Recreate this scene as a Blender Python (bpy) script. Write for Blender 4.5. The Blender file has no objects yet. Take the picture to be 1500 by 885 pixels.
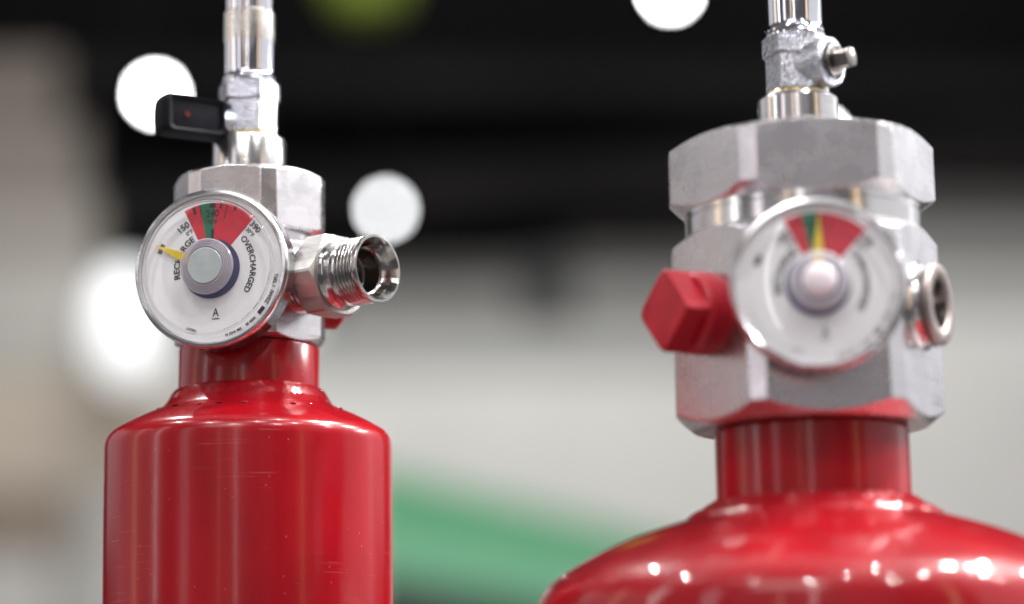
import bpy, math, random
from mathutils import Matrix, Vector
random.seed(7)
R = math.radians
scene = bpy.context.scene
col = scene.collection

# ------------------------------------------------------------------ camera
TH, RO, ZC = R(10.2), R(1.03), 0.25
cam_d = bpy.data.cameras.new('camera')
cam = bpy.data.objects.new('camera', cam_d); col.objects.link(cam)
fw = Vector((0, math.cos(TH), math.sin(TH))); u0 = Vector((0, -math.sin(TH), math.cos(TH))); r0 = Vector((1, 0, 0))
rt = r0 * math.cos(RO) - u0 * math.sin(RO); up = u0 * math.cos(RO) + r0 * math.sin(RO)
M = Matrix.Identity(4)
for i in range(3):
    M[i][0] = rt[i]; M[i][1] = up[i]; M[i][2] = -fw[i]
M[2][3] = ZC
cam.matrix_world = M
cam_d.sensor_fit = 'HORIZONTAL'; cam_d.sensor_width = 36; cam_d.lens = 85
cam_d.clip_start = 0.02; cam_d.clip_end = 60
cam_d.dof.use_dof = True; cam_d.dof.focus_distance = 0.607; cam_d.dof.aperture_fstop = 4.25
cam_d.dof.aperture_blades = 14; cam_d.dof.aperture_rotation = R(12)
scene.camera = cam

# ------------------------------------------------------------------ hall light, with added fill and reflection panels
w = bpy.data.worlds.new('World'); scene.world = w; w.use_nodes = True
bg = w.node_tree.nodes['Background']
bg.inputs['Color'].default_value = (0.98, 0.94, 0.98, 1); bg.inputs['Strength'].default_value = 0.115

def area(name, loc, aim, sx, sy, radiance, color=(1, 1, 1)):
    d = bpy.data.lights.new(name, 'AREA'); d.shape = 'RECTANGLE'; d.size = sx; d.size_y = sy
    d.energy = radiance * math.pi * sx * sy; d.color = color
    o = bpy.data.objects.new(name, d); col.objects.link(o); o.location = loc
    o.rotation_euler = (Vector(aim) - Vector(loc)).to_track_quat('-Z', 'Y').to_euler()
    return o
AIM = (0, 0.6, 0.37)
area('bright_wall_panel_right', (2.2, 0.65, 1.0), AIM, 3.0, 1.8, 0.78, (0.96, 0.97, 1.0))  # unseen glowing panel standing in for a bright wall at right
area('bright_wall_panel_right_rear', (2.5, 2.7, 1.25), AIM, 1.7, 1.4, 0.75, (0.94, 0.95, 1.0))  # added panel in place of a white booth wall, whitens right facets
for x, y, z, e in [(1.65, 1.15, 2.5, 1150.0), (2.1, 1.4, 2.05, 1000.0), (1.45, 0.70, 2.7, 900.0), (2.7, 2.0, 1.75, 900.0), (1.9, 0.4, 2.2, 700.0)]:
    area('hall_spot_light', (x, y, z), AIM, 0.12, 0.12, e, (1.0, 0.98, 0.96))
area('reflection_panel_left', (-2.0, 0.9, 0.8), AIM, 1.5, 1.2, 0.38, (0.97, 0.96, 1.0))  # added panel standing in for pale surroundings the metal reflects
area('bright_wall_panel_left_rear', (-2.5, 2.7, 1.25), AIM, 1.6, 1.4, 0.55, (0.97, 0.96, 1.0))  # added panel in place of a white booth wall behind left
area('hall_light_overhead', (0.2, 0.9, 2.6), AIM, 2.2, 1.4, 0.9, (1.0, 0.99, 0.97))
area('fill_light_behind_camera', (-0.75, -1.7, 2.2), AIM, 1.5, 0.8, 3.3, (1.0, 0.98, 0.98))  # added fill from upper left that brightens the gauge dials
area('reflection_panel_front', (-0.4, -2.6, 1.0), AIM, 4.0, 1.3, 0.20, (1.0, 0.92, 0.95))  # wide dim panel added for the centre facets to reflect
for i, (x, y, z, sx, sy, e, c) in enumerate([
        (-1.30, 0.20, 0.75, 0.07, 1.0, 7.5, (1, 1, 1)), (-0.18, -1.07, 0.80, 0.06, 1.0, 6.5, (1, 0.96, 0.94)),
        (-1.57, 0.73, 0.75, 0.13, 1.0, 2.2, (1.0, 0.70, 0.42)), (1.20, -0.50, 0.75, 0.10, 1.0, 3.0, (1.0, 0.72, 0.45)),
        (-1.19, -0.51, 0.75, 0.20, 1.0, 2.2, (1.0, 0.93, 0.97)), (-0.586, -1.10, 0.78, 0.06, 1.0, 3.0, (1.0, 0.72, 0.45))]):
    area('streak_light', (x, y, z), AIM, sx, sy, e, c)  # tall narrow lights added to draw vertical streaks on the red enamel
for x, y, z in [(-0.9, -0.5, 2.3), (0.3, -0.6, 2.4), (1.2, -0.3, 2.2), (1.6, 0.7, 2.5), (-1.3, 0.5, 2.2), (0.9, -0.9, 2.0), (0.6, 0.2, 2.6), (2.2, 0.2, 1.9), (-0.8, 1.6, 2.0), (0.1, 1.9, 2.6), (-0.3, -1.3, 2.1)]:
    area('hall_spot_light', (x, y, z), AIM, 0.022, 0.022, 6500.0)
area('hall_light_over_booths', (0.0, 4.6, 4.2), (0.1, 7.8, 0.9), 3.6, 1.2, 13.0, (1.0, 0.99, 0.98))

scene.view_settings.view_transform = 'Standard'; scene.view_settings.look = 'None'
scene.view_settings.exposure = 0.0; scene.view_settings.gamma = 1.0
scene.view_settings.use_curve_mapping = False
scene.render.engine = 'CYCLES'
scene.cycles.use_denoising = True
scene.cycles.max_bounces = 10; scene.cycles.transparent_max_bounces = 12
scene.cycles.sample_clamp_indirect = 6.0

# ------------------------------------------------------------------ materials
def mat(name):
    m = bpy.data.materials.new(name); m.use_nodes = True
    nt = m.node_tree; return m, nt, nt.nodes['Principled BSDF']
def nd(nt, kind, **kw):
    n = nt.nodes.new(kind)
    for k, v in kw.items():
        if k in n.inputs: n.inputs[k].default_value = v
        else: setattr(n, k, v)
    return n
def coords(nt, scale=(1, 1, 1)):
    tc = nd(nt, 'ShaderNodeTexCoord'); mp = nd(nt, 'ShaderNodeMapping'); mp.inputs['Scale'].default_value = scale
    nt.links.new(tc.outputs['Object'], mp.inputs['Vector']); return mp.outputs['Vector']
def noise(nt, scale, vec=(1, 1, 1), detail=3.0, rough=0.55):
    n = nd(nt, 'ShaderNodeTexNoise', Scale=scale, Detail=detail, Roughness=rough)
    nt.links.new(coords(nt, vec), n.inputs['Vector']); return n.outputs['Fac']
def ramp(nt, fac, stops):
    r = nd(nt, 'ShaderNodeValToRGB'); cr = r.color_ramp
    while len(cr.elements) < len(stops): cr.elements.new(0.5)
    for e, (p, c) in zip(cr.elements, stops):
        e.position = p; e.color = c if len(c) == 4 else (*c, 1)
    nt.links.new(fac, r.inputs['Fac']); return r.outputs['Color']
def mrange(nt, fac, a, b, c, d):
    m = nd(nt, 'ShaderNodeMapRange'); nt.links.new(fac, m.inputs['Value'])
    for k, v in zip(('From Min', 'From Max', 'To Min', 'To Max'), (a, b, c, d)): m.inputs[k].default_value = v
    return m.outputs['Result']
def bump(nt, bsdf, fac, strength, dist, prev=None, inp='Normal'):
    b = nd(nt, 'ShaderNodeBump', Strength=strength, Distance=dist)
    nt.links.new(fac, b.inputs['Height'])
    if prev: nt.links.new(prev, b.inputs['Normal'])
    nt.links.new(b.outputs['Normal'], bsdf.inputs[inp]); return b.outputs['Normal']

def marks(nt, cl, colr, vec, patch, p0, t0, amount):
    """thin scratches of another colour inside scattered patches"""
    sc = mrange(nt, noise(nt, 1.0, vec, 1), t0, t0 + 0.06, 0, 1); pa = mrange(nt, noise(nt, patch, (1, 1, 1), 2), p0 - 0.08, p0, 0, amount)
    m = nd(nt, 'ShaderNodeMath', operation='MULTIPLY'); nt.links.new(sc, m.inputs[0]); nt.links.new(pa, m.inputs[1])
    mx = nd(nt, 'ShaderNodeMix', data_type='RGBA'); nt.links.new(m.outputs[0], mx.inputs['Factor'])
    nt.links.new(cl, mx.inputs[6]); mx.inputs[7].default_value = (*colr, 1)
    return mx.outputs[2]
def specks(nt, cl, colr, scale, size, amount):
    """scattered dust specks"""
    v = nd(nt, 'ShaderNodeTexVoronoi', Scale=scale); nt.links.new(coords(nt), v.inputs['Vector'])
    f = mrange(nt, v.outputs['Distance'], size * 0.6, size, amount, 0)
    mx = nd(nt, 'ShaderNodeMix', data_type='RGBA'); nt.links.new(f, mx.inputs['Factor'])
    nt.links.new(cl, mx.inputs[6]); mx.inputs[7].default_value = (*colr, 1)
    return mx.outputs[2]

def metal(name, base, rough, grain=(0, 0, 0), gdist=0.00002, sand=0, sdist=0.00004, aniso=0.0, stain=0.12, rvar=0.08, streak=0.0):
    """bare metal with machining grain, optional sandy cast skin and faint stains"""
    m, nt, b = mat(name)
    b.inputs['Metallic'].default_value = 1
    n = noise(nt, 45, (1, 1, 1), 3, 0.5)
    lo = tuple(max(0, c * (1 - stain)) for c in base); hi = tuple(min(1, c * (1 + stain * 0.4)) for c in base)
    cl = ramp(nt, n, [(0.35, lo), (0.62, hi)])
    if streak:
        g = ramp(nt, noise(nt, 1.0, (70, 70, 2200), 3), [(0.3, (1 - streak,) * 3), (0.6, (1, 1, 1))])
        mul = nd(nt, 'ShaderNodeMix', data_type='RGBA', blend_type='MULTIPLY'); mul.inputs['Factor'].default_value = 1
        nt.links.new(cl, mul.inputs[6]); nt.links.new(g, mul.inputs[7]); cl = mul.outputs[2]
    if streak:
        cl = marks(nt, cl, (0.20, 0.17, 0.16), (90, 90, 2600), 26, 0.66, 0.60, 0.75)
    nt.links.new(cl, b.inputs['Base Color'])
    n2 = noise(nt, 160, (1, 1, 1), 3)
    nt.links.new(mrange(nt, n2, 0.3, 0.7, max(0.03, rough - rvar), rough + rvar), b.inputs['Roughness'])
    pv = None
    if sum(grain):
        pv = bump(nt, b, noise(nt, 1.0, grain, 2), 0.5, gdist)
    if sand:
        bump(nt, b, noise(nt, sand, (1, 1, 1), 3), 0.8, sdist, pv)
    b.inputs['Anisotropic'].default_value = aniso
    return m

def paint(name, base, rough, peel, pdist, coat=0.3, cro=0.09, spec=0.30):
    """glossy sprayed enamel: orange peel, dust specks and hairline scratches"""
    m, nt, b = mat(name)
    n = noise(nt, 60, (1, 1, 0.35), 4)
    c0 = tuple(c * 0.82 for c in base); c1 = tuple(min(1, c * 1.12) for c in base)
    cl = ramp(nt, n, [(0.3, c0), (0.7, c1)])
    cl = marks(nt, cl, (0.55, 0.20, 0.20), (60, 60, 2300), 20, 0.64, 0.66, 0.22)
    cl = specks(nt, cl, (0.55, 0.28, 0.28), 330, 0.075, 0.35)
    nt.links.new(cl, b.inputs['Base Color'])
    sc = noise(nt, 1.0, (900, 900, 40), 2)
    nt.links.new(mrange(nt, sc, 0.35, 0.75, rough - 0.03, rough + 0.04), b.inputs['Roughness'])
    pv = bump(nt, b, noise(nt, peel, (1, 1, 1), 2), 1.0, pdist)
    b.inputs['Coat Weight'].default_value = coat
    cr = noise(nt, 300, (1, 1, 0.5), 3)
    nt.links.new(mrange(nt, cr, 0.3, 0.7, cro * 0.8, cro * 1.5), b.inputs['Coat Roughness'])
    nt.links.new(pv, b.inputs['Coat Normal'])
    b.inputs['Specular IOR Level'].default_value = spec
    return m

def plain(name, base, rough=0.5, metallic=0.0, spec=0.5, var=0.06, scale=200):
    m, nt, b = mat(name)
    n = noise(nt, scale, (1, 1, 1), 4)
    nt.links.new(ramp(nt, n, [(0.3, tuple(c * (1 - var) for c in base)), (0.7, tuple(min(1, c * (1 + var)) for c in base))]), b.inputs['Base Color'])
    b.inputs['Roughness'].default_value = rough; b.inputs['Metallic'].default_value = metallic
    b.inputs['Specular IOR Level'].default_value = spec
    return m

RED = paint('red_enamel', (0.285, 0.0038, 0.009), 0.23, 1300, 0.000014, 0.18)
RED_DOME = paint('red_enamel_orange_peel', (0.285, 0.0038, 0.009), 0.32, 420, 0.00006, 0.75, 0.03, 0.18)
RED_WELD = paint('red_enamel_on_weld', (0.285, 0.0038, 0.009), 0.30, 420, 0.00012, 0.85, 0.03, 0.2)
RED_PLASTIC = plain('red_plastic', (0.36, 0.006, 0.018), 0.40, spec=0.35, var=0.18, scale=140)
ALU = metal('milled_aluminium', (0.67, 0.65, 0.67), 0.27, stain=0.06, rvar=0.04, streak=0.10)
ALU_TURNED = metal('turned_aluminium', (0.68, 0.665, 0.67), 0.20, stain=0.05, rvar=0.02, streak=0.08)
ALU_BEZEL = metal('spun_aluminium_rim', (0.80, 0.80, 0.82), 0.20, grain=(200, 200, 6000), gdist=0.000010, aniso=0.3, stain=0.05)
CHROME = metal('chrome', (0.72, 0.73, 0.78), 0.09, stain=0.06, rvar=0.05)
CAST = metal('chromed_casting', (0.52, 0.54, 0.60), 0.12, sand=1100, sdist=0.00060, stain=0.12)
NICKEL = metal('brushed_nickel', (0.74, 0.71, 0.67), 0.26, grain=(300, 300, 9000), gdist=0.00001)
STEEL = metal('turned_steel', (0.45, 0.435, 0.425), 0.17, grain=(200, 200, 5000), gdist=0.00001)
STEEL_SAND = metal('blasted_steel', (0.56, 0.545, 0.52), 0.42, sand=3800, sdist=0.00005, stain=0.2)
STEEL_DARK = metal('dark_bore_steel', (0.22, 0.20, 0.19), 0.3)
BRASS = metal('brass_seal', (0.75, 0.62, 0.36), 0.25)
COPPER = metal('browned_steel_ring', (0.33, 0.275, 0.26), 0.42)
BLACK = plain('black_plastic', (0.004, 0.004, 0.007), 0.6, spec=0.12, var=0.2)
RUBBER = plain('dark_rubber', (0.01, 0.01, 0.01), 0.6)
DOT = plain('red_mark', (0.07, 0.003, 0.002), 0.7, spec=0.2)
DIAL = plain('dial_white', (0.80, 0.79, 0.80), 0.55, var=0.015, scale=90)
INK = plain('black_ink', (0.012, 0.012, 0.018), 0.5)
ZRED = plain('dial_red', (0.56, 0.008, 0.03), 0.5)
ZGREEN = plain('dial_green', (0.004, 0.135, 0.062), 0.5)
NAVY = plain('dial_navy', (0.035, 0.035, 0.12), 0.5)
YELLOW = plain('needle_yellow', (0.72, 0.52, 0.02), 0.45)
HUBGREY = plain('hub_grey', (0.36, 0.40, 0.40), 0.25, var=0.10, scale=300)
GROOVE_SHADE = plain('groove_shade_mauve', (0.24, 0.19, 0.25), 0.3)  # shade of the hub grooves put into the colour
HUBWHITE = plain('hub_pale', (0.80, 0.70, 0.75), 0.12, var=0.05)

def clear_plastic(name, tint, body=0.0, rough=0.04, scr=0.0):
    """thin clear moulding: see-through with Fresnel gloss, plus a little milky body"""
    m, nt, b = mat(name); out = nt.nodes['Material Output']
    nt.nodes.remove(b)
    tr = nd(nt, 'ShaderNodeBsdfTransparent'); tr.inputs['Color'].default_value = (*tint, 1)
    gl = nd(nt, 'ShaderNodeBsdfGlossy'); gl.inputs['Roughness'].default_value = rough
    lw = nd(nt, 'ShaderNodeLayerWeight'); lw.inputs['Blend'].default_value = 0.5
    pw = nd(nt, 'ShaderNodeMath', operation='POWER'); nt.links.new(lw.outputs['Facing'], pw.inputs[0]); pw.inputs[1].default_value = 4.5
    fres = mrange(nt, pw.outputs[0], 0, 1, 0.045, 0.85)
    bp = nd(nt, 'ShaderNodeBump', Strength=0.5, Distance=0.00003)
    nt.links.new(noise(nt, 260, (1, 1, 1), 3), bp.inputs['Height'])
    nt.links.new(bp.outputs['Normal'], gl.inputs['Normal'])
    df = nd(nt, 'ShaderNodeBsdfDiffuse'); df.inputs['Color'].default_value = (0.75, 0.72, 0.75, 1)
    mx0 = nd(nt, 'ShaderNodeMixShader'); 
    if scr:
        s = noise(nt, 90, (1, 1, 1), 6, 0.7)
        nt.links.new(mrange(nt, s, 0.45, 0.75, body, body + scr), mx0.inputs['Fac'])
    else: mx0.inputs['Fac'].default_value = body
    nt.links.new(tr.outputs[0], mx0.inputs[1]); nt.links.new(df.outputs[0], mx0.inputs[2])
    mx = nd(nt, 'ShaderNodeMixShader'); nt.links.new(fres, mx.inputs['Fac'])
    nt.links.new(mx0.outputs[0], mx.inputs[1]); nt.links.new(gl.outputs[0], mx.inputs[2])
    nt.links.new(mx.outputs[0], out.inputs['Surface'])
    return m
LENS = clear_plastic('clear_lens', (0.98, 0.98, 0.985), 0.01, 0.03, 0.05)
LENS_HAZY = clear_plastic('hazy_lens', (0.985, 0.985, 0.99), 0.015, 0.05, 0.05)
BOSS = clear_plastic('clear_boss', (0.90, 0.86, 0.92), 0.5, 0.06)

def solid_clear(name):
    m, nt, b = mat(name)
    b.inputs['Base Color'].default_value = (0.97, 0.96, 0.98, 1); b.inputs['Transmission Weight'].default_value = 1.0
    b.inputs['IOR'].default_value = 1.49; b.inputs['Roughness'].default_value = 0.03
    n = noise(nt, 300, (1, 1, 1), 2); bump(nt, b, n, 0.3, 0.00003)
    return m
RIM_GLASS = solid_clear('clear_moulded_rim')
def glow(name, colr, strength):
    m, nt, b = mat(name)
    b.inputs['Base Color'].default_value = (*colr, 1)
    b.inputs['Emission Color'].default_value = (*colr, 1); b.inputs['Emission Strength'].default_value = strength
    return m

# ------------------------------------------------------------------ mesh helpers (millimetres in, metres out)
MM = 0.001
def mesh_obj(name, verts, faces, material, parent=None, mw=None, smooth=28, bev=0.0, scale=MM):
    me = bpy.data.meshes.new(name)
    me.from_pydata([(x * scale, y * scale, z * scale) for x, y, z in verts], [], faces)
    me.polygons.foreach_set('use_smooth', [True] * len(me.polygons))
    me.update(); me.validate()
    me.set_sharp_from_angle(angle=R(smooth))
    me.materials.append(material)
    o = bpy.data.objects.new(name, me); col.objects.link(o)
    if parent: o.parent = parent
    if mw is not None: o.matrix_local = mw
    if bev:
        md = o.modifiers.new('bevel', 'BEVEL'); md.width = bev * MM; md.segments = 2; md.limit_method = 'ANGLE'; md.angle_limit = R(smooth)
        md.use_clamp_overlap = True; md.harden_normals = False
    return o

def lathe(profile, seg=96, fn=None):
    """profile [(r, z)] from outside bottom upward; fn(r, z, ang) may move the radius and height"""
    V, F, rings = [], [], []
    for r, z in profile:
        if r < 1e-6:
            rings.append([len(V)]); V.append((0, 0, z)); continue
        ring = []
        for k in range(seg):
            a = 2 * math.pi * k / seg; rr, zz = (r, z) if fn is None else fn(r, z, a)
            ring.append(len(V)); V.append((rr * math.cos(a), rr * math.sin(a), zz))
        rings.append(ring)
    for A, B in zip(rings, rings[1:]):
        if len(A) == 1 and len(B) == 1: continue
        for k in range(seg):
            j = (k + 1) % seg
            if len(A) == 1: F.append((A[0], B[j], B[k]))
            elif len(B) == 1: F.append((A[k], A[j], B[0]))
            else: F.append((A[k], A[j], B[j], B[k]))
    return V, F

def polyprism(n, ap, z0, z1, rot, cut, rct, tt, rcb, tb, inner0=0.0, inner1=0.0):
    """n-sided prism about z with clipped corners and conical chamfers that leave curved facet edges"""
    Rc = ap / math.cos(math.pi / n) - cut
    half = math.pi / n
    # angle from facet middle at which the corner flat starts
    lo, hi = 0.0, half
    for _ in range(50):
        m = (lo + hi) / 2
        if ap / math.cos(m) < Rc / math.cos(half - m): lo = m
        else: hi = m
    br = lo
    angs = []
    for k in range(n):
        base = rot + k * 2 * half
        st = [-br + 2 * br * i / 14 for i in range(15)] + ([br + (2 * half - 2 * br) * i / 3 for i in (1, 2)] if cut else [])
        angs += [base + s for s in st]
    def rad(a):
        d = (a - rot) % (2 * half)
        d = d if d <= half else 2 * half - d
        return min(ap / math.cos(d), Rc / math.cos(half - d) if cut else 1e9)
    V, F, cols = [], [], []
    for a in angs:
        r = rad(a); c, s = math.cos(a), math.sin(a); cc = []
        for rr, z in [(min(rcb, r) if tb else r, z0), (r, z0 + max(0, r - rcb) * tb), (r, z1 - max(0, r - rct) * tt), (min(rct, r) if tt else r, z1)]:
            cc.append(len(V)); V.append((rr * c, rr * s, z))
        cols.append(cc)
    b = len(V); V.append((0, 0, z0)); t = len(V); V.append((0, 0, z1))
    N = len(cols)
    def same(i, j): return (Vector(V[i]) - Vector(V[j])).length < 1e-7
    for k in range(N):
        A, B = cols[k], cols[(k + 1) % N]
        F.append((b, B[0], A[0])); F.append((t, A[3], B[3]))
        for i in range(3):
            q = [A[i], B[i], B[i + 1], A[i + 1]]
            if same(A[i], A[i + 1]): q.remove(A[i + 1])
            if same(B[i], B[i + 1]): q.remove(B[i + 1])
            if len(q) >= 3: F.append(tuple(q))
    return V, F

def thread(r0, depth, z0, z1, pitch, seg=72, sub=8):
    n = max(2, int(round((z1 - z0) / pitch * sub)))
    def prof(t):
        t = t % 1.0; v = 1 - abs(2 * t - 1)
        return min(1, max(0, (v - 0.12) / 0.66))
    V, F = [], []
    for i in range(n + 1):
        z = z0 + (z1 - z0) * i / n
        for k in range(seg):
            a = 2 * math.pi * k / seg
            end = min(1, min(z - z0, z1 - z) / (pitch * 0.5) + 0.0)
            r = r0 - depth * (1 - prof((z - z0) / pitch - k / seg) * end)
            V.append((r * math.cos(a), r * math.sin(a), z))
    for i in range(n):
        for k in range(seg):
            j = (k + 1) % seg
            F.append((i * seg + k, i * seg + j, (i + 1) * seg + j, (i + 1) * seg + k))
    return V, F

def rz(ang): return Matrix.Rotation(ang, 4, 'Z')
def radial(yaw, z, roll=0.0):
    """frame on the axis at height z (mm): local z points outwards along yaw, local y points up"""
    n = Vector((math.cos(yaw), math.sin(yaw), 0)); u = Vector((0, 0, 1)); x = u.cross(n)
    m = Matrix(((x.x, u.x, n.x, 0), (x.y, u.y, n.y, 0), (x.z, u.z, n.z, z * MM), (0, 0, 0, 1)))
    return m @ rz(roll)
def sector(r0, r1, a0, a1, z, n=24, thick=0.0):
    """flat print; angles in degrees clockwise from the top"""
    V, F = [], []
    for i in range(n + 1):
        a = R(a0 + (a1 - a0) * i / n)
        for r in (r0, r1): V.append((r * math.sin(a), r * math.cos(a), z))
    for i in range(n): F.append((2 * i, 2 * i + 1, 2 * i + 3, 2 * i + 2))
    return V, F
def disc(r, z, seg=64):
    V = [(r * math.cos(2 * math.pi * k / seg), r * math.sin(2 * math.pi * k / seg), z) for k in range(seg)]
    return V, [tuple(range(seg))]

def text_mesh(body, size, bold=0.0, space=1.0):
    cu = bpy.data.curves.new('lettering', 'FONT'); cu.body = body; cu.size = size; cu.offset = bold * size
    cu.space_character = space; cu.align_x = 'CENTER'; cu.align_y = 'CENTER'; cu.resolution_u = 3
    o = bpy.data.objects.new('lettering', cu); col.objects.link(o)
    dg = bpy.context.evaluated_depsgraph_get()
    me = o.evaluated_get(dg).to_mesh()
    V = [tuple(v.co) for v in me.vertices]; F = [tuple(p.vertices) for p in me.polygons]
    o.evaluated_get(dg).to_mesh_clear()
    bpy.data.objects.remove(o); bpy.data.curves.remove(cu)
    xs = [v[0] for v in V]; ys = [v[1] for v in V]; cx = (min(xs) + max(xs)) / 2; cy = (min(ys) + max(ys)) / 2
    return [(x - cx, y - cy, 0) for x, y, _ in V], F, max(xs) - min(xs), max(ys) - min(ys)
def arc_text(body, size, r, a_mid, span, z, bold=0.02, flip=False):
    """lettering bent round a circle of radius r about the dial centre; span in degrees (None: natural)"""
    V, F, wd, ht = text_mesh(body, size, bold)
    k = (R(span) * r / wd) if span else 1.0
    W = []
    for x, y, _ in V:
        a = R(a_mid) + (x * k / r) * (-1 if flip else 1); rr = r + (-y if flip else y)
        W.append((rr * math.sin(a), rr * math.cos(a), z))
    return W, F

# ------------------------------------------------------------------ tags
def tag(o, label=None, cat=None, group=None, kind=None):
    for k, v in (('label', label), ('category', cat), ('group', group), ('kind', kind)):
        if v: o[k] = v
    return o
def empty(name, loc):
    o = bpy.data.objects.new(name, None); col.objects.link(o); o.location = loc; o.empty_display_size = 0.02; return o
def box_obj(name, lo, hi, material, parent=None, bev=0.0, mw=None):
    x0, y0, z0 = lo; x1, y1, z1 = hi
    V = [(x, y, z) for x in (x0, x1) for y in (y0, y1) for z in (z0, z1)]
    F = [(0, 1, 3, 2), (4, 6, 7, 5), (0, 4, 5, 1), (2, 3, 7, 6), (0, 2, 6, 4), (1, 5, 7, 3)]
    o = mesh_obj(name, V, F, material, parent, mw, smooth=20, scale=1.0)
    if bev:
        md = o.modifiers.new('bevel', 'BEVEL'); md.width = bev; md.segments = 3
    return o

# ================================================================== the setting
WALL_DARK = plain('dark_hall', (0.0045, 0.0042, 0.0048), 0.9, spec=0.1, var=0.35, scale=0.7)
WHITE_P = plain('white_partition', (0.73, 0.72, 0.69), 0.7, scale=3)
GREY_P = plain('grey_partition', (0.20, 0.20, 0.19), 0.7, scale=3)
MID_P = plain('mid_grey_partition', (0.42, 0.42, 0.40), 0.7, scale=3)
DARK_P = plain('black_partition', (0.02, 0.02, 0.02), 0.7, scale=3)
BEIGE_P = plain('beige_board', (0.46, 0.40, 0.33), 0.7, scale=3)
TAN_P = plain('tan_board', (0.25, 0.20, 0.16), 0.7, scale=3)
BROWN_P = plain('brown_board', (0.11, 0.09, 0.075), 0.7, scale=3)
TAN2_P = plain('taupe_board', (0.27, 0.25, 0.22), 0.7, scale=3)
LGREY2_P = plain('stone_board', (0.40, 0.385, 0.36), 0.7, scale=3)
TAUPE_P = plain('dark_taupe_board', (0.16, 0.14, 0.12), 0.7, scale=3)
CHAR_P = plain('charcoal_board', (0.06, 0.058, 0.055), 0.7, scale=3)
LGREY_P = plain('pale_grey_board', (0.52, 0.51, 0.49), 0.7, scale=3)
GREEN_P = plain('green_banner', (0.09, 0.36, 0.17), 0.7, scale=3)
GREEN_L = plain('pale_green_banner', (0.17, 0.46, 0.27), 0.7, scale=3)
OLIVE = plain('olive_cloth', (0.20, 0.27, 0.025), 0.8, scale=4)

tag(box_obj('hall_wall', (-9, 9.0, -0.8), (9, 9.2, 8), WALL_DARK), kind='structure')
tag(box_obj('floor', (-9, -1, -0.9), (9, 9.0, -0.8), plain('hall_floor', (0.22, 0.21, 0.20), 0.6, scale=2)), kind='structure')
tag(box_obj('counter', (-0.6, 0.42, -0.04), (0.6, 0.85, 0.0), plain('counter_top', (0.30, 0.29, 0.29), 0.4), bev=0.004), kind='structure')

BEAM = plain('dark_steel_beam', (0.012, 0.011, 0.0108), 0.8, spec=0.1, var=0.5, scale=1.5)
for x0, z0, x1, z1, h in [(-4, 2.05, 4, 2.42, 0.10), (-4, 2.75, 4, 2.50, 0.06), (0.2, 2.02, 4, 2.14, 0.05)]:
    dx, dz = x1 - x0, z1 - z0; ln = math.hypot(dx, dz)
    tag(box_obj('hall_beam', (0, -0.08, -h), (ln, 0.08, h), BEAM, None, 0.01, Matrix.Translation((x0, 8.7, z0)) @ Matrix.Rotation(-math.atan2(dz, dx), 4, 'Y')), kind='structure')

def stand(name, label, cat, loc, boards):
    """an exhibition partition: an Empty on the floor carrying its boards"""
    e = empty(name, loc); tag(e, label, cat)
    for (x0, x1, z0, z1, d, m) in boards:
        box_obj('panel', (x0 - loc[0], -d, z0 - loc[2]), (x1 - loc[0], d, z1 - loc[2]), m, e)
    return e
stand('partition_wall', 'pale grey blurred partition wall behind and between the two extinguishers', 'partition', (0.5, 7.8, -0.8), [
    (-1.60, 0.80, -0.8, 1.40, 0.05, WHITE_P), (0.805, 2.6, -0.8, 1.56, 0.05, WHITE_P),
    (-1.30, 0.80, 1.405, 1.56, 0.045, MID_P), (0.805, 2.6, 1.565, 1.72, 0.045, MID_P),  # grey and charcoal boards added in steps to imitate a gradual fade to dark
    (-0.60, 0.02, 1.565, 1.70, 0.04, GREY_P), (0.025, 0.20, 1.565, 1.80, 0.03, DARK_P), (0.205, 0.80, 1.565, 1.72, 0.04, GREY_P),
    (0.805, 2.6, 1.725, 1.87, 0.04, GREY_P), (-0.60, 0.02, 1.705, 1.78, 0.035, CHAR_P), (0.205, 0.80, 1.725, 1.81, 0.035, CHAR_P), (0.805, 2.6, 1.875, 1.98, 0.035, CHAR_P)])
stand('booth_panel', 'blurred beige and brown booth boards at the left edge of the picture', 'booth', (-1.7, 7.0, -0.8), [
    (-2.6, -1.34, -0.8, 0.78, 0.05, LGREY_P), (-2.6, -1.30, 0.785, 0.98, 0.05, TAN_P), (-2.6, -1.02, 0.985, 1.32, 0.05, BEIGE_P),
    (-2.6, -1.18, 1.325, 1.64, 0.05, LGREY2_P), (-2.6, -1.22, 1.645, 1.84, 0.045, TAN2_P), (-2.6, -1.26, 1.845, 2.06, 0.04, TAUPE_P), (-2.6, -1.34, 2.065, 2.28, 0.035, BROWN_P)])  # in-between tones added to imitate a smooth fade up the boards
b = empty('green_banner', (0.1, 6.5, -0.8)); tag(b, 'blurred green banner low behind the smaller extinguisher', 'banner')
def slab(name, pts, d, m, parent):
    n = len(pts); V = [(x, -d, z) for x, z in pts] + [(x, d, z) for x, z in pts]
    F = [tuple(range(n)), tuple(range(2 * n - 1, n - 1, -1))] + [(i, n + i, n + (i + 1) % n, (i + 1) % n) for i in range(n)]
    return mesh_obj(name, V, F, m, parent, None, 20, 0, 1.0)
slab('stripe', [(-0.50, 1.64), (-0.50, 1.775), (0.04, 1.63), (0.70, 1.44), (0.70, 1.35), (0.04, 1.535)], 0.02, GREEN_P, b)
slab('sheet', [(-0.50, 1.49), (-0.50, 1.636), (0.04, 1.531), (0.70, 1.346), (0.70, 1.10), (0.0, 1.39)], 0.02, GREEN_L, b)
slab('foot_board', [(-0.50, 0.0), (-0.50, 1.486), (0.0, 1.386), (0.70, 1.096), (0.70, 0.0)], 0.02, DARK_P, b)
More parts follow.
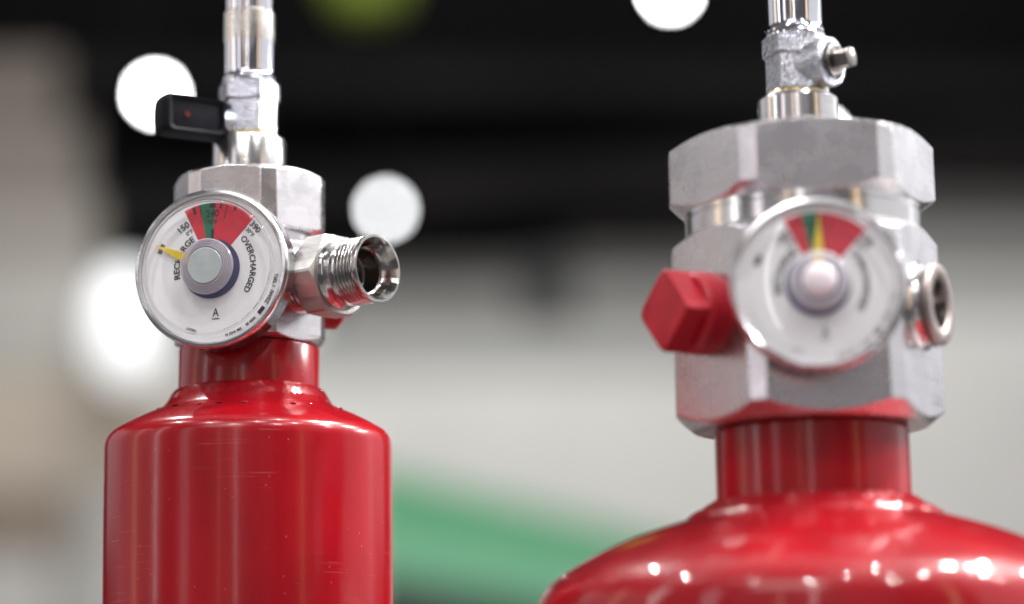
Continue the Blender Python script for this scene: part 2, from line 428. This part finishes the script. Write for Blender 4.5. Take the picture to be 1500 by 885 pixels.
tag(mesh_obj('hanging_cloth', *lathe([(0.0, -0.13), (0.09, -0.11), (0.13, -0.04), (0.15, 0.06), (0.15, 0.5), (0, 0.5)], 32), OLIVE, None,
    Matrix.Translation((-0.42, 7.0, 2.52)), scale=1.0), 'olive green blurred hanging cloth at the top edge', 'cloth')

# lit lamps far behind, each a small lantern on a rod
def lamp(loc, rx, rzz, strength, label, shape):
    e = empty('hanging_lamp', loc); tag(e, label, 'lamp', 'lit lamps far behind the extinguishers')
    g = glow('lamp_glow', (0.97, 0.99, 1.0), strength)
    n = 12; prof = [(0, -rzz)] + [(rx * math.cos(-math.pi / 2 + math.pi * i / n), rzz * math.sin(-math.pi / 2 + math.pi * i / n)) for i in range(1, n)] + [(0, rzz)]
    mesh_obj('globe', *lathe(prof, 32), g, e, scale=1.0)
    mesh_obj('cap', *lathe([(0, rzz * 0.97), (rx * 0.35, rzz * 0.97), (rx * 0.30, rzz + 0.03), (0, rzz + 0.04)], 20), BLACK, e, scale=1.0)
    mesh_obj('rod', *lathe([(0.004, rzz + 0.03), (0.004, rzz + 2.0), (0, rzz + 2.0)], 8), BLACK, e, scale=1.0)
lamp((-1.204, 8.0, 2.433), 0.022, 0.022, 90, 'round white lamp glowing behind the black lever handle', 0)
lamp((-0.237, 4.5, 1.243), 0.0135, 0.0135, 20, 'slightly dimmer round lamp glowing above the open threaded outlet', 0)
lamp((0.564, 8.0, 2.771), 0.022, 0.022, 90, 'round white lamp cut by the top edge between the extinguishers', 0)
lamp((1.053, 8.0, 2.233), 0.022, 0.022, 90, 'round white lamp mostly hidden behind the big hexagonal nut', 0)
lamp((-1.10, 6.8, 1.42), 0.112, 0.18, 0.74, 'large soft oval lamp left of the smaller gauge', 1)
lamp((-0.74, 7.9, 1.465), 0.12, 0.18, 0.9, 'soft oval lamp almost hidden behind the red neck', 1)

# ================================================================== shared valve pieces
def gauge(root, yaw, z, facet, needle_deg, lens_mat, domed, label, sc):
    fr = radial(yaw, z) @ Matrix.Diagonal((sc, sc, 1, 1))
    f = facet
    case = [(0, f - 5.5), (6.5, f - 5.5), (6.5, f + 1.2), (17.0, f + 1.0), (19.3, f + 1.3), (19.75, f + 2.0), (19.8, f + 6.6), (20.0, f + 7.0), (20.1, f + 7.8),
            (20.0, f + 8.8), (19.6, f + 9.4), (19.0, f + 9.55), (18.6, f + 9.2), (18.55, f + 7.9), (0, f + 7.9)]
    g = mesh_obj('gauge', *lathe(case, 128), ALU_BEZEL, root, fr, 40)
    if label: g['label'] = label
    zd = f + 8.2; I = Matrix.Identity(4)
    mesh_obj('dial', *disc(18.5, zd, 96), DIAL, g, I)
    zp = zd + 0.06; zt = zd + 0.12; Rr = 16.8
    mesh_obj('red_zone', *sector(6.0, 16.6, -25.6, -10.9, zp), ZRED, g, I)
    mesh_obj('green_zone', *sector(6.0, 16.6, -10.9, 3.5, zp), ZGREEN, g, I)
    mesh_obj('red_zone', *sector(6.0, 16.6, 3.5, 42.8, zp), ZRED, g, I)
    for s, size, r, a, sp, bold in [('RECHARGE', 2.15, 0.545 * Rr, -67, 73, 0.03), ('OVERCHARGED', 2.1, 0.655 * Rr, 86.5, 78, 0.026),
                                    ('240', 2.35, 0.83 * Rr, 1, None, 0.022), ('70°F', 1.45, 0.70 * Rr, 1, None, 0.02),
                                    ('150', 2.35, 0.785 * Rr, -34, None, 0.024), ('0°F', 1.45, 0.665 * Rr, -31.5, None, 0.024),
                                    ('390', 2.2, 0.90 * Rr, 50, None, 0.022), ('130°F', 1.45, 0.79 * Rr, 49, None, 0.02)]:
        mesh_obj('lettering', *arc_text(s, size, r, a, sp, zt, bold), INK, g, I)
    V, F, wd, ht = text_mesh('A', 2.9, 0.012)
    ca, sa = math.cos(R(2)), math.sin(R(2))
    mesh_obj('lettering', [(x * 0.8 + 1.2, y - 11.0, zt) for x, y, _ in V], F, INK, g, I)
    mesh_obj('underline', [(0.2, -12.75, zt), (2.2, -12.75, zt), (2.2, -12.5, zt), (0.2, -12.5, zt)], [(0, 1, 2, 3)], INK, g, I)
    for s, size, r, a in [('LISTED', 0.9, 15.9, 199), ('IIM WIII III', 1.05, 17.25, 160), ('IIIIIII M', 1.1, 17.25, 143), ('IWIIZ', 1.5, 17.2, 118), ('TSEL I', 1.3, 17.2, 103)]:
        mesh_obj('lettering', *arc_text(s, size, r, a, None, zt, 0.02, flip=(a > 190)), INK, g, I)
    mesh_obj('mark', *sector(16.7, 17.75, 127, 134, zt, 6), INK, g, I)
    mesh_obj('mark', *sector(13.9, 15.1, -71.5, -61.5, zt, 6), INK, g, I)
    mesh_obj('mark', *sector(7.6, 10.0, -0.8, 4.4, zt, 4), INK, g, I)
    for a, r_0, r_1, h in [(15, 12.8, 16.5, 0.5), (1, 15.4, 16.5, 3.0), (-17, 14.6, 16.5, 1.2), (9, 15.2, 16.5, 1.0), (23, 15.4, 16.5, 1.0), (32, 15.8, 16.5, 0.8), (-11, 13.5, 16.5, 0.5)]:
        mesh_obj('tick', *sector(r_0, r_1, a - h, a + h, zt, 3), INK, g, I)
    mesh_obj('hub_base', *disc(7.5, zt + 0.05, 64), NAVY, g, I)
    a = R(needle_deg); nv = [(-1.45, 4.0), (1.45, 4.0), (1.30, 6.5), (0.12, 16.0), (-0.12, 16.0), (-1.30, 6.5)]
    rot = lambda x, y: (x * math.cos(a) + y * math.sin(a), -x * math.sin(a) + y * math.cos(a))
    V = [(*rot(x, y), zd + 0.7) for x, y in nv] + [(*rot(x, y), zd + 0.95) for x, y in nv]
    F = [(5, 4, 3, 2, 1, 0), (6, 7, 8, 9, 10, 11)] + [(i, (i + 1) % 6, 6 + (i + 1) % 6, 6 + i) for i in range(6)]
    mesh_obj('needle', V, F, YELLOW, g, I)
    zl = f + 9.2
    lens = [(18.6, zl - 0.6), (18.6, zl + 1.5), (18.45, zl + 1.9), (18.0, zl + 2.1), (17.4, zl + 2.1), (17.05, zl + 1.8), (16.95, zl + 1.5), (16.8, zl + 1.9), (16.5, zl + 2.3), (16.0, zl + 2.4)]
    if domed: lens += [(13, zl + 2.75), (10, zl + 2.95), (6.9, zl + 3.0)]
    else: lens += [(10, zl + 2.4), (6.9, zl + 2.4)]
    mesh_obj('lens', *lathe(lens, 128), lens_mat, g, I, 50)
    mesh_obj('lens_step', *lathe([(16.72 + 0.36 * math.cos(k * math.pi / 4), zl + 1.75 + 0.5 * math.sin(k * math.pi / 4)) for k in range(9)], 128), RIM_GLASS, g, I, 60)
    zb = zl + (3.0 if domed else 2.4)
    if domed:
        bp = [(7.0, zb - 0.2), (6.9, zb + 0.3), (6.3, zb + 0.9), (5.4, zb + 1.2), (4.4, zb + 1.3)]
        mesh_obj('hub_ring', *lathe(bp, 96), BOSS, g, I, 50)
        hp = [(4.0, zb + 0.6), (3.95, zb + 1.5), (3.5, zb + 2.2), (2.7, zb + 2.7), (1.4, zb + 3.0), (0, zb + 3.1)]
        mesh_obj('hub', *lathe(hp, 64), HUBWHITE, g, I, 60)
    else:
        bp = [(7.0, zb - 0.2), (6.95, zb + 0.2)]
        r, zz = 6.75, zb + 0.35; grooves = []
        while r > 4.8:
            bp += [(r, zz), (r - 0.04, zz + 0.26), (r - 0.20, zz + 0.30), (r - 0.24, zz + 0.08)]
            grooves.append((r - 0.23, r - 0.41, zz + 0.12))
            r -= 0.41; zz += 0.13
        bp += [(4.55, zz)]
        mesh_obj('hub_ring', *lathe(bp, 96), BOSS, g, I, 25)
        for ra, rb, zg in grooves: mesh_obj('groove_shade_ring', *lathe([(ra, zg), (rb, zg)], 64), GROOVE_SHADE, g, I)  # dark rings painted as shade between the hub ridges
        mesh_obj('hub', *lathe([(4.5, zz - 0.6), (4.5, zz + 0.15), (4.3, zz + 0.35), (0, zz + 0.4)], 64), HUBGREY, g, I, 30)
    return g

def shutoff(root, zb, rot, stem_yaw, lever):
    """small chromed ball valve standing on the collar, with its hose tail"""
    mesh_obj('seal_ring', *lathe([(0, zb - 0.5), (7.4, zb - 0.5), (7.7, zb), (7.7, zb + 0.6), (7.2, zb + 1.2), (0, zb + 1.2)], 64), BRASS, root)
    v = mesh_obj('shutoff_valve', *polyprism(6, 6.75, zb + 1.0, zb + 10.2, rot, 0.25, 6.7, 0.45, 6.7, 0.45), CAST, root, None, 28, 0.25)
    mesh_obj('hex_flange', *polyprism(6, 7.35, zb + 9.9, zb + 15.1, rot, 0.25, 7.2, 0.5, 7.3, 0.4), CAST, v, None, 28, 0.25)
    mesh_obj('barrel', *lathe([(7.2, zb + 14.6), (7.35, zb + 15.4), (7.0, zb + 16.0), (7.15, zb + 16.6), (6.85, zb + 17.4), (6.75, zb + 18), (6.75, zb + 26.6), (6.4, zb + 27.0), (0, zb + 27.0)], 64), CHROME, v)
    s = mesh_obj('hose_tail', *lathe([(6.3, zb + 26.4), (6.8, zb + 26.6), (6.85, zb + 27.0), (6.85, zb + 34.6), (6.55, zb + 35.0)], 64), NICKEL if lever else CHROME, root)
    mesh_obj('tail_pipe', *lathe([(6.4, zb + 34.6), (6.4, zb + 60), (6.9, zb + 60.4), (6.9, zb + 64), (6.3, zb + 64.4), (0, zb + 64.4)], 64), CHROME, s)
    fr = radial(stem_yaw, zb + (3.9 if lever else 7.4))
    if lever:
        mesh_obj('stem_boss', *lathe([(0, 4), (4.2, 4), (4.2, 9.0), (3.6, 9.4), (0, 9.4)], 40), CAST, v, fr)
        # moulded lever: a rounded block with a sunk face on the side turned to the viewer
        L0, L1, H, T = 6.8, 26.2, 5.2, 3.8
        def loop(x, inset, tw):
            return [(x, h, t) for h, t in ((-H + inset, -tw), (H - inset, -tw), (H - inset, tw), (-H + inset, tw))]
        pts = []
        def ring(z, h, t, c):
            o = []
            for (sx, sy) in ((1, 1), (-1, 1), (-1, -1), (1, -1)):
                for k in range(5):
                    q = math.pi / 2 * k / 4
                    ang = {(1, 1): 0, (-1, 1): math.pi / 2, (-1, -1): math.pi, (1, -1): 3 * math.pi / 2}[(sx, sy)] + q
                    o.append((sx * (t - c) + c * math.cos(ang), sy * (h - c) + c * math.sin(ang), z))
            return o
        rings = [ring(L0, H * 0.7, T * 0.7, 1.0), ring(L0 + 1.5, H * 0.98, T * 0.95, 1.2), ring(L1 - 2.2, H, T, 1.2), ring(L1 - 0.7, H - 0.5, T - 0.5, 1.3), ring(L1, H - 1.6, T - 1.5, 1.3)]
        V = [p for r_ in rings for p in r_]; n = 20; F = [tuple(range(n - 1, -1, -1)), tuple(range(4 * n, 5 * n))]
        for i in range(4):
            for k in range(n): F.append((i * n + k, i * n + (k + 1) % n, (i + 1) * n + (k + 1) % n, (i + 1) * n + k))
        lv = mesh_obj('lever_handle', V, F, BLACK, v, fr, 40, 0.0)
        # raised rim round the sunk face (on local +x, the side facing the viewer)
        o_, i_ = [], []
        def rr(z0, z1, h, c, x):
            out = []
            for cz, ch, a0 in ((z1 - c, h - c, 0), (z0 + c, h - c, 1), (z0 + c, -h + c, 2), (z1 - c, -h + c, 3)):
                for k in range(5):
                    q = math.pi / 2 * (a0 + k / 4); out.append((x, ch + c * math.sin(q), cz + c * math.cos(q)))
            return out
        A = rr(L0 + 2.0, L1 - 0.9, H - 0.45, 1.6, T - 0.3); B = rr(L0 + 2.2, L1 - 1.2, H - 0.55, 1.5, T + 0.7); C_ = rr(L0 + 2.7, L1 - 1.8, H - 1.1, 1.2, T + 0.6); D = rr(L0 + 3.1, L1 - 2.6, H - 1.6, 1.0, T + 0.05)
        V = A + B + C_ + D; F = []
        for i in range(3):
            for k in range(n): F.append((i * n + k, i * n + (k + 1) % n, (i + 1) * n + (k + 1) % n, (i + 1) * n + k))
        mesh_obj('handle_rim', V, F, BLACK, v, fr, 40)
        mesh_obj('red_mark', *lathe([(0, 0), (0.85, 0), (0.8, 0.12), (0, 0.12)], 20), DOT, v, fr @ Matrix.Translation((0.00386, -0.0001, 0.0196)) @ Matrix.Rotation(R(90), 4, 'Y'))
    else:
        mesh_obj('stem_boss', *lathe([(0, 3), (6.2, 3), (6.2, 9.8), (5.8, 10.4), (4.6, 10.4), (4.4, 9.6), (0, 9.6)], 48), CAST, v, fr)
        mesh_obj('packing_nut', *lathe([(4.0, 9.3), (4.0, 11.0), (3.6, 11.4), (0, 11.4)], 32), STEEL_DARK, v, fr)
        V, F = polyprism(4, 2.3, 11.0, 15.6, R(20), 0.5, 2.3, 0.5, 9, 0)
        mesh_obj('stem', V, F, STEEL_DARK, v, fr, 28, 0.15)
    return v

def plug(root, yaw, z, facet, head=True):
    fr = radial(yaw, z)
    p = mesh_obj('plug', *lathe([(0, facet - 1), (9.6, facet - 1), (9.6, facet + 0.4), (9.2, facet + 0.7)] + [q for i in range(4) for q in ((9.2, facet + 1.0 + i * 1.2), (9.7, facet + 1.3 + i * 1.2), (9.7, facet + 1.7 + i * 1.2), (9.2, facet + 2.0 + i * 1.2))] + [(8.6, facet + 6.4), (0, facet + 6.5)], 64), RED_PLASTIC, root, fr, 35)
    if head: mesh_obj('square_head', *polyprism(4, 7.1, facet + 6.2, facet + 12.8, R(42), 0.5, 8.9, 0.4, 99, 0), RED_PLASTIC, p, None, 28, 0.5)
    return p

def bumpy(amp, fz, seed):
    rnd = random.Random(seed); ph = [(rnd.randint(5, 70), rnd.random() * 6.28, rnd.random()) for _ in range(14)]
    def fn(r, z, a):
        d = sum(k * math.sin(n * a + p + z * 1.7) for n, p, k in ph) / 4.0
        return r + amp * d * fz(z), z + amp * 0.6 * d * fz(z)
    return fn

# ================================================================== the smaller extinguisher (left, in focus)
LX, LY = -0.06942, 0.62830
ex = empty('fire_extinguisher', (LX, LY, 0))
tag(ex, 'slimmer red fire extinguisher in sharp focus, with open threaded outlet and black lever', 'fire extinguisher', 'two red fire extinguishers')
YV = math.atan2(-LY, -LX)                 # yaw from the axis to the viewer
HEX = YV + R(-16)
body = [(0, 0.0), (33, 0.0), (36.3, 1.5), (37.2, 5)] + [(37.3, 5 + i * (318 - 5) / 10) for i in range(1, 11)] + \
       [(37.3, 325.0), (37.22, 326.2), (36.95, 327.3), (36.45, 328.3), (35.7, 329.2), (34.6, 330.0), (33.2, 330.8), (31.2, 331.9), (28.8, 333.1), (26.4, 334.2), (24.0, 335.1), (22.2, 336.2), (20.6, 338.4), (19.4, 339.6), (17.5, 340.6), (0, 340.6)]
mesh_obj('cylinder', *lathe(body, 192), RED, ex, None, 32)
cyl = bpy.data.objects['cylinder']
wb = [(25.0, 334.3), (23.6, 335.1), (22.4, 335.9), (21.5, 337.0), (20.8, 338.3), (20.1, 339.5), (19.3, 340.4), (18.2, 340.9)]
mesh_obj('weld_bead', *lathe(wb, 192, bumpy(0.13, lambda z: max(0.0, min(1.0, (z - 334.6) / 2.0)), 3)), RED_WELD, cyl, None, 50)
# small stamped dots round the foot of the weld
V, F = [], []
rnd = random.Random(5)
for k in range(22):
    a = k / 22 * 2 * math.pi + rnd.uniform(-0.12, 0.12); rad_ = 26.2 + rnd.uniform(-0.5, 0.5); zc = 334.3 + (26.2 - rad_) * 0.45
    pv, pf = lathe([(rnd.uniform(0.9, 1.3), -0.2), (rnd.uniform(0.6, 0.9), 0.09), (0.4, 0.11), (0, 0.08)], 9)
    b0 = len(V); V += [(x + rad_ * math.cos(a), y + rad_ * math.sin(a), z + zc) for x, y, z in pv]; F += [tuple(i + b0 for i in f) for f in pf]
tag(mesh_obj('stamped_dots', V, F, RED_WELD, cyl, None, 60), kind='stuff')
mesh_obj('neck', *lathe([(18.4, 339.0), (18.4, 351.2), (18.1, 351.7), (17.6, 352.0), (0, 352.0)], 128), RED, ex, None, 32)
mesh_obj('gasket', *lathe([(17.3, 351.0), (17.3, 353.5), (0, 353.5)], 96), RUBBER, ex)
AP = 18.4
vb = mesh_obj('valve_body', *polyprism(6, AP, 352.0, 378.4, HEX, 1.25, 17.6, 0.5, 18.0, 0.62), ALU, ex, None, 24, 0.18)
mesh_obj('collar_ring', *lathe([(16.4, 377.5), (16.6, 378.6), (16.6, 381.2), (16.0, 382.0), (0, 382)], 96), ALU_TURNED, vb)
mesh_obj('valve_nut', *polyprism(6, AP, 381.2, 397.6, HEX + R(0.6), 1.25, 18.0, 0.6, 18.0, 0.5), ALU, ex, None, 24, 0.18)
mesh_obj('outlet_collar', *lathe([(9.75, 397.0), (9.75, 407.4), (9.4, 408.1), (8.8, 408.4), (0, 408.4)], 96), ALU_TURNED, ex)
gauge(ex, YV + R(-21), 368.4, AP, -65.5, LENS, False, 'round gauge with yellow needle at the recharge mark', 1.03)
shutoff(ex, 408.4, YV + R(-13), YV + R(-65), True)
# the open threaded outlet
of = radial(YV + R(45.5), 367.3)
out = mesh_obj('outlet_fitting', *polyprism(6, 10.0, 25.6, 32.8, R(90), 0.2, 10.2, 0.5, 10.2, 0.5), STEEL_SAND, ex, of, 26, 0.2)
mesh_obj('inlet_thread', *thread(8.6, 0.8, 17.5, 24.2, 1.3), STEEL, out)
mesh_obj('washer', *lathe([(7.0, 23.4), (9.4, 23.6), (9.5, 24.1), (9.4, 24.8), (7, 25.1)], 64), ALU_TURNED, out)
mesh_obj('shank', *lathe([(9.2, 32.4), (9.0, 33.3), (8.7, 33.7), (8.5, 34.4), (8.5, 36.2), (7.8, 36.8), (7.6, 37.2)], 96), STEEL, out)
mesh_obj('outlet_thread', *thread(8.75, 0.75, 36.9, 43.9, 1.15, 96), STEEL, out)
mesh_obj('mouth', *lathe([(7.95, 43.4), (8.6, 43.7), (8.75, 44.1), (8.75, 45.1), (8.6, 45.35), (8.05, 45.4), (7.9, 45.2), (6.9, 43.0), (6.3, 41.4), (6.1, 41.2)], 96), STEEL, out)
mesh_obj('bore', *lathe([(6.15, 41.25), (5.6, 40.9), (5.5, 36), (5.1, 35.6), (5.0, 28), (3.2, 27.0), (3.0, 20), (0, 20)], 64), STEEL_DARK, out)
plug(ex, YV + R(104), 367.6, AP, False)

# ================================================================== the larger extinguisher (right, nearer and out of focus)
RX, RY = 0.07038, 0.57017
eb = empty('fire_extinguisher', (RX, RY, 0))
tag(eb, 'wider red fire extinguisher, blurred, with red square plug and green-zone needle', 'fire extinguisher', 'two red fire extinguishers')
YB = math.atan2(-RY, -RX)
HB = YB + R(9)
body = [(0, 0.0), (60, 0.0), (65.2, 2.5), (66.4, 7)] + [(66.4, 7 + i * 25) for i in range(1, 11)] + \
       [(66.4, 270), (66.35, 275), (66.15, 278.0), (65.7, 280.2), (65.0, 281.8), (64.1, 283.2), (62.9, 284.6), (60.8, 286.4), (57.6, 288.5), (53.4, 290.9), (48.8, 293.1), (44.0, 295.1), (39, 296.8), (33.5, 298.5), (29, 299.7), (26, 300.8), (22, 301.5), (0, 301.5)]
cb = mesh_obj('cylinder', *lathe(body, 224, bumpy(0.05, lambda z: 1.0 if z > 280 else 0.0, 9)), RED_DOME, eb, None, 40)
wb = [(30.5, 299.0), (29.8, 300.2), (28.4, 301.0), (26.6, 301.8), (25.2, 302.9), (24.0, 303.6), (22.6, 303.6)]
mesh_obj('weld_bead', *lathe(wb, 224, bumpy(0.34, lambda z: 1.0, 11)), RED_WELD, cb, None, 50)
mesh_obj('neck', *lathe([(22.9, 300.5), (22.9, 320.0), (22.5, 320.6), (21.9, 321.0), (0, 321.0)], 128), RED, eb, None, 32)
mesh_obj('gasket', *lathe([(21.6, 320.0), (21.6, 322.6), (0, 322.6)], 96), RUBBER, eb)
APB = 28.7
vb = mesh_obj('valve_body', *polyprism(6, APB, 320.6, 367.2, HB, 1.3, 27.9, 0.72, 27.8, 0.85), ALU, eb, None, 24, 0.25)
mesh_obj('collar_ring', *lathe([(28.3, 364.0), (28.4, 370.9), (28.0, 371.1), (28.0, 371.4), (28.4, 371.6), (28.4, 374.2), (27.4, 374.6), (0, 374.6)], 128), ALU_TURNED, vb)
mesh_obj('valve_nut', *polyprism(6, APB, 372.6, 389.6, HB - R(1), 1.3, 28.6, 0.45, 28.3, 0.72), ALU, eb, None, 24, 0.25)
mesh_obj('outlet_collar', *lathe([(9.8, 389.0), (9.8, 400.6), (9.3, 401.4), (8.6, 401.7), (0, 401.7)], 96), ALU_TURNED, eb)
gauge(eb, YB + R(4.0), 348.2, APB + 3.4, 2.5, LENS_HAZY, True, 'round gauge with yellow needle upright in the green zone', 0.985)
shutoff(eb, 401.7, YB + R(2), YB + R(58), False)
plug(eb, YB + R(-52), 346.2, APB)
pf = radial(YB + R(69), 347.5)
pt = mesh_obj('side_port', *lathe([(0, APB - 2), (10.6, APB - 2), (10.6, APB + 0.2), (9.9, APB + 0.9), (9.7, APB + 2.4), (9.3, APB + 2.6)], 80), ALU_TURNED, eb, pf)
mesh_obj('groove', *lathe([(9.3, APB + 2.3), (9.3, APB + 3.2)], 80), RUBBER, pt)
mesh_obj('port_ring', *lathe([(9.2, APB + 3.0), (9.7, APB + 3.2), (9.75, APB + 4.2), (9.3, APB + 4.8), (8.4, APB + 5.0), (6.4, APB + 4.8), (5.5, APB + 4.2)], 80), COPPER, pt)
mesh_obj('port_bore', *lathe([(5.55, APB + 4.3), (5.3, APB + 2.5), (5.2, APB - 3), (4.2, APB - 3.4), (4.2, APB - 10), (0, APB - 10)], 64), STEEL_DARK, pt)
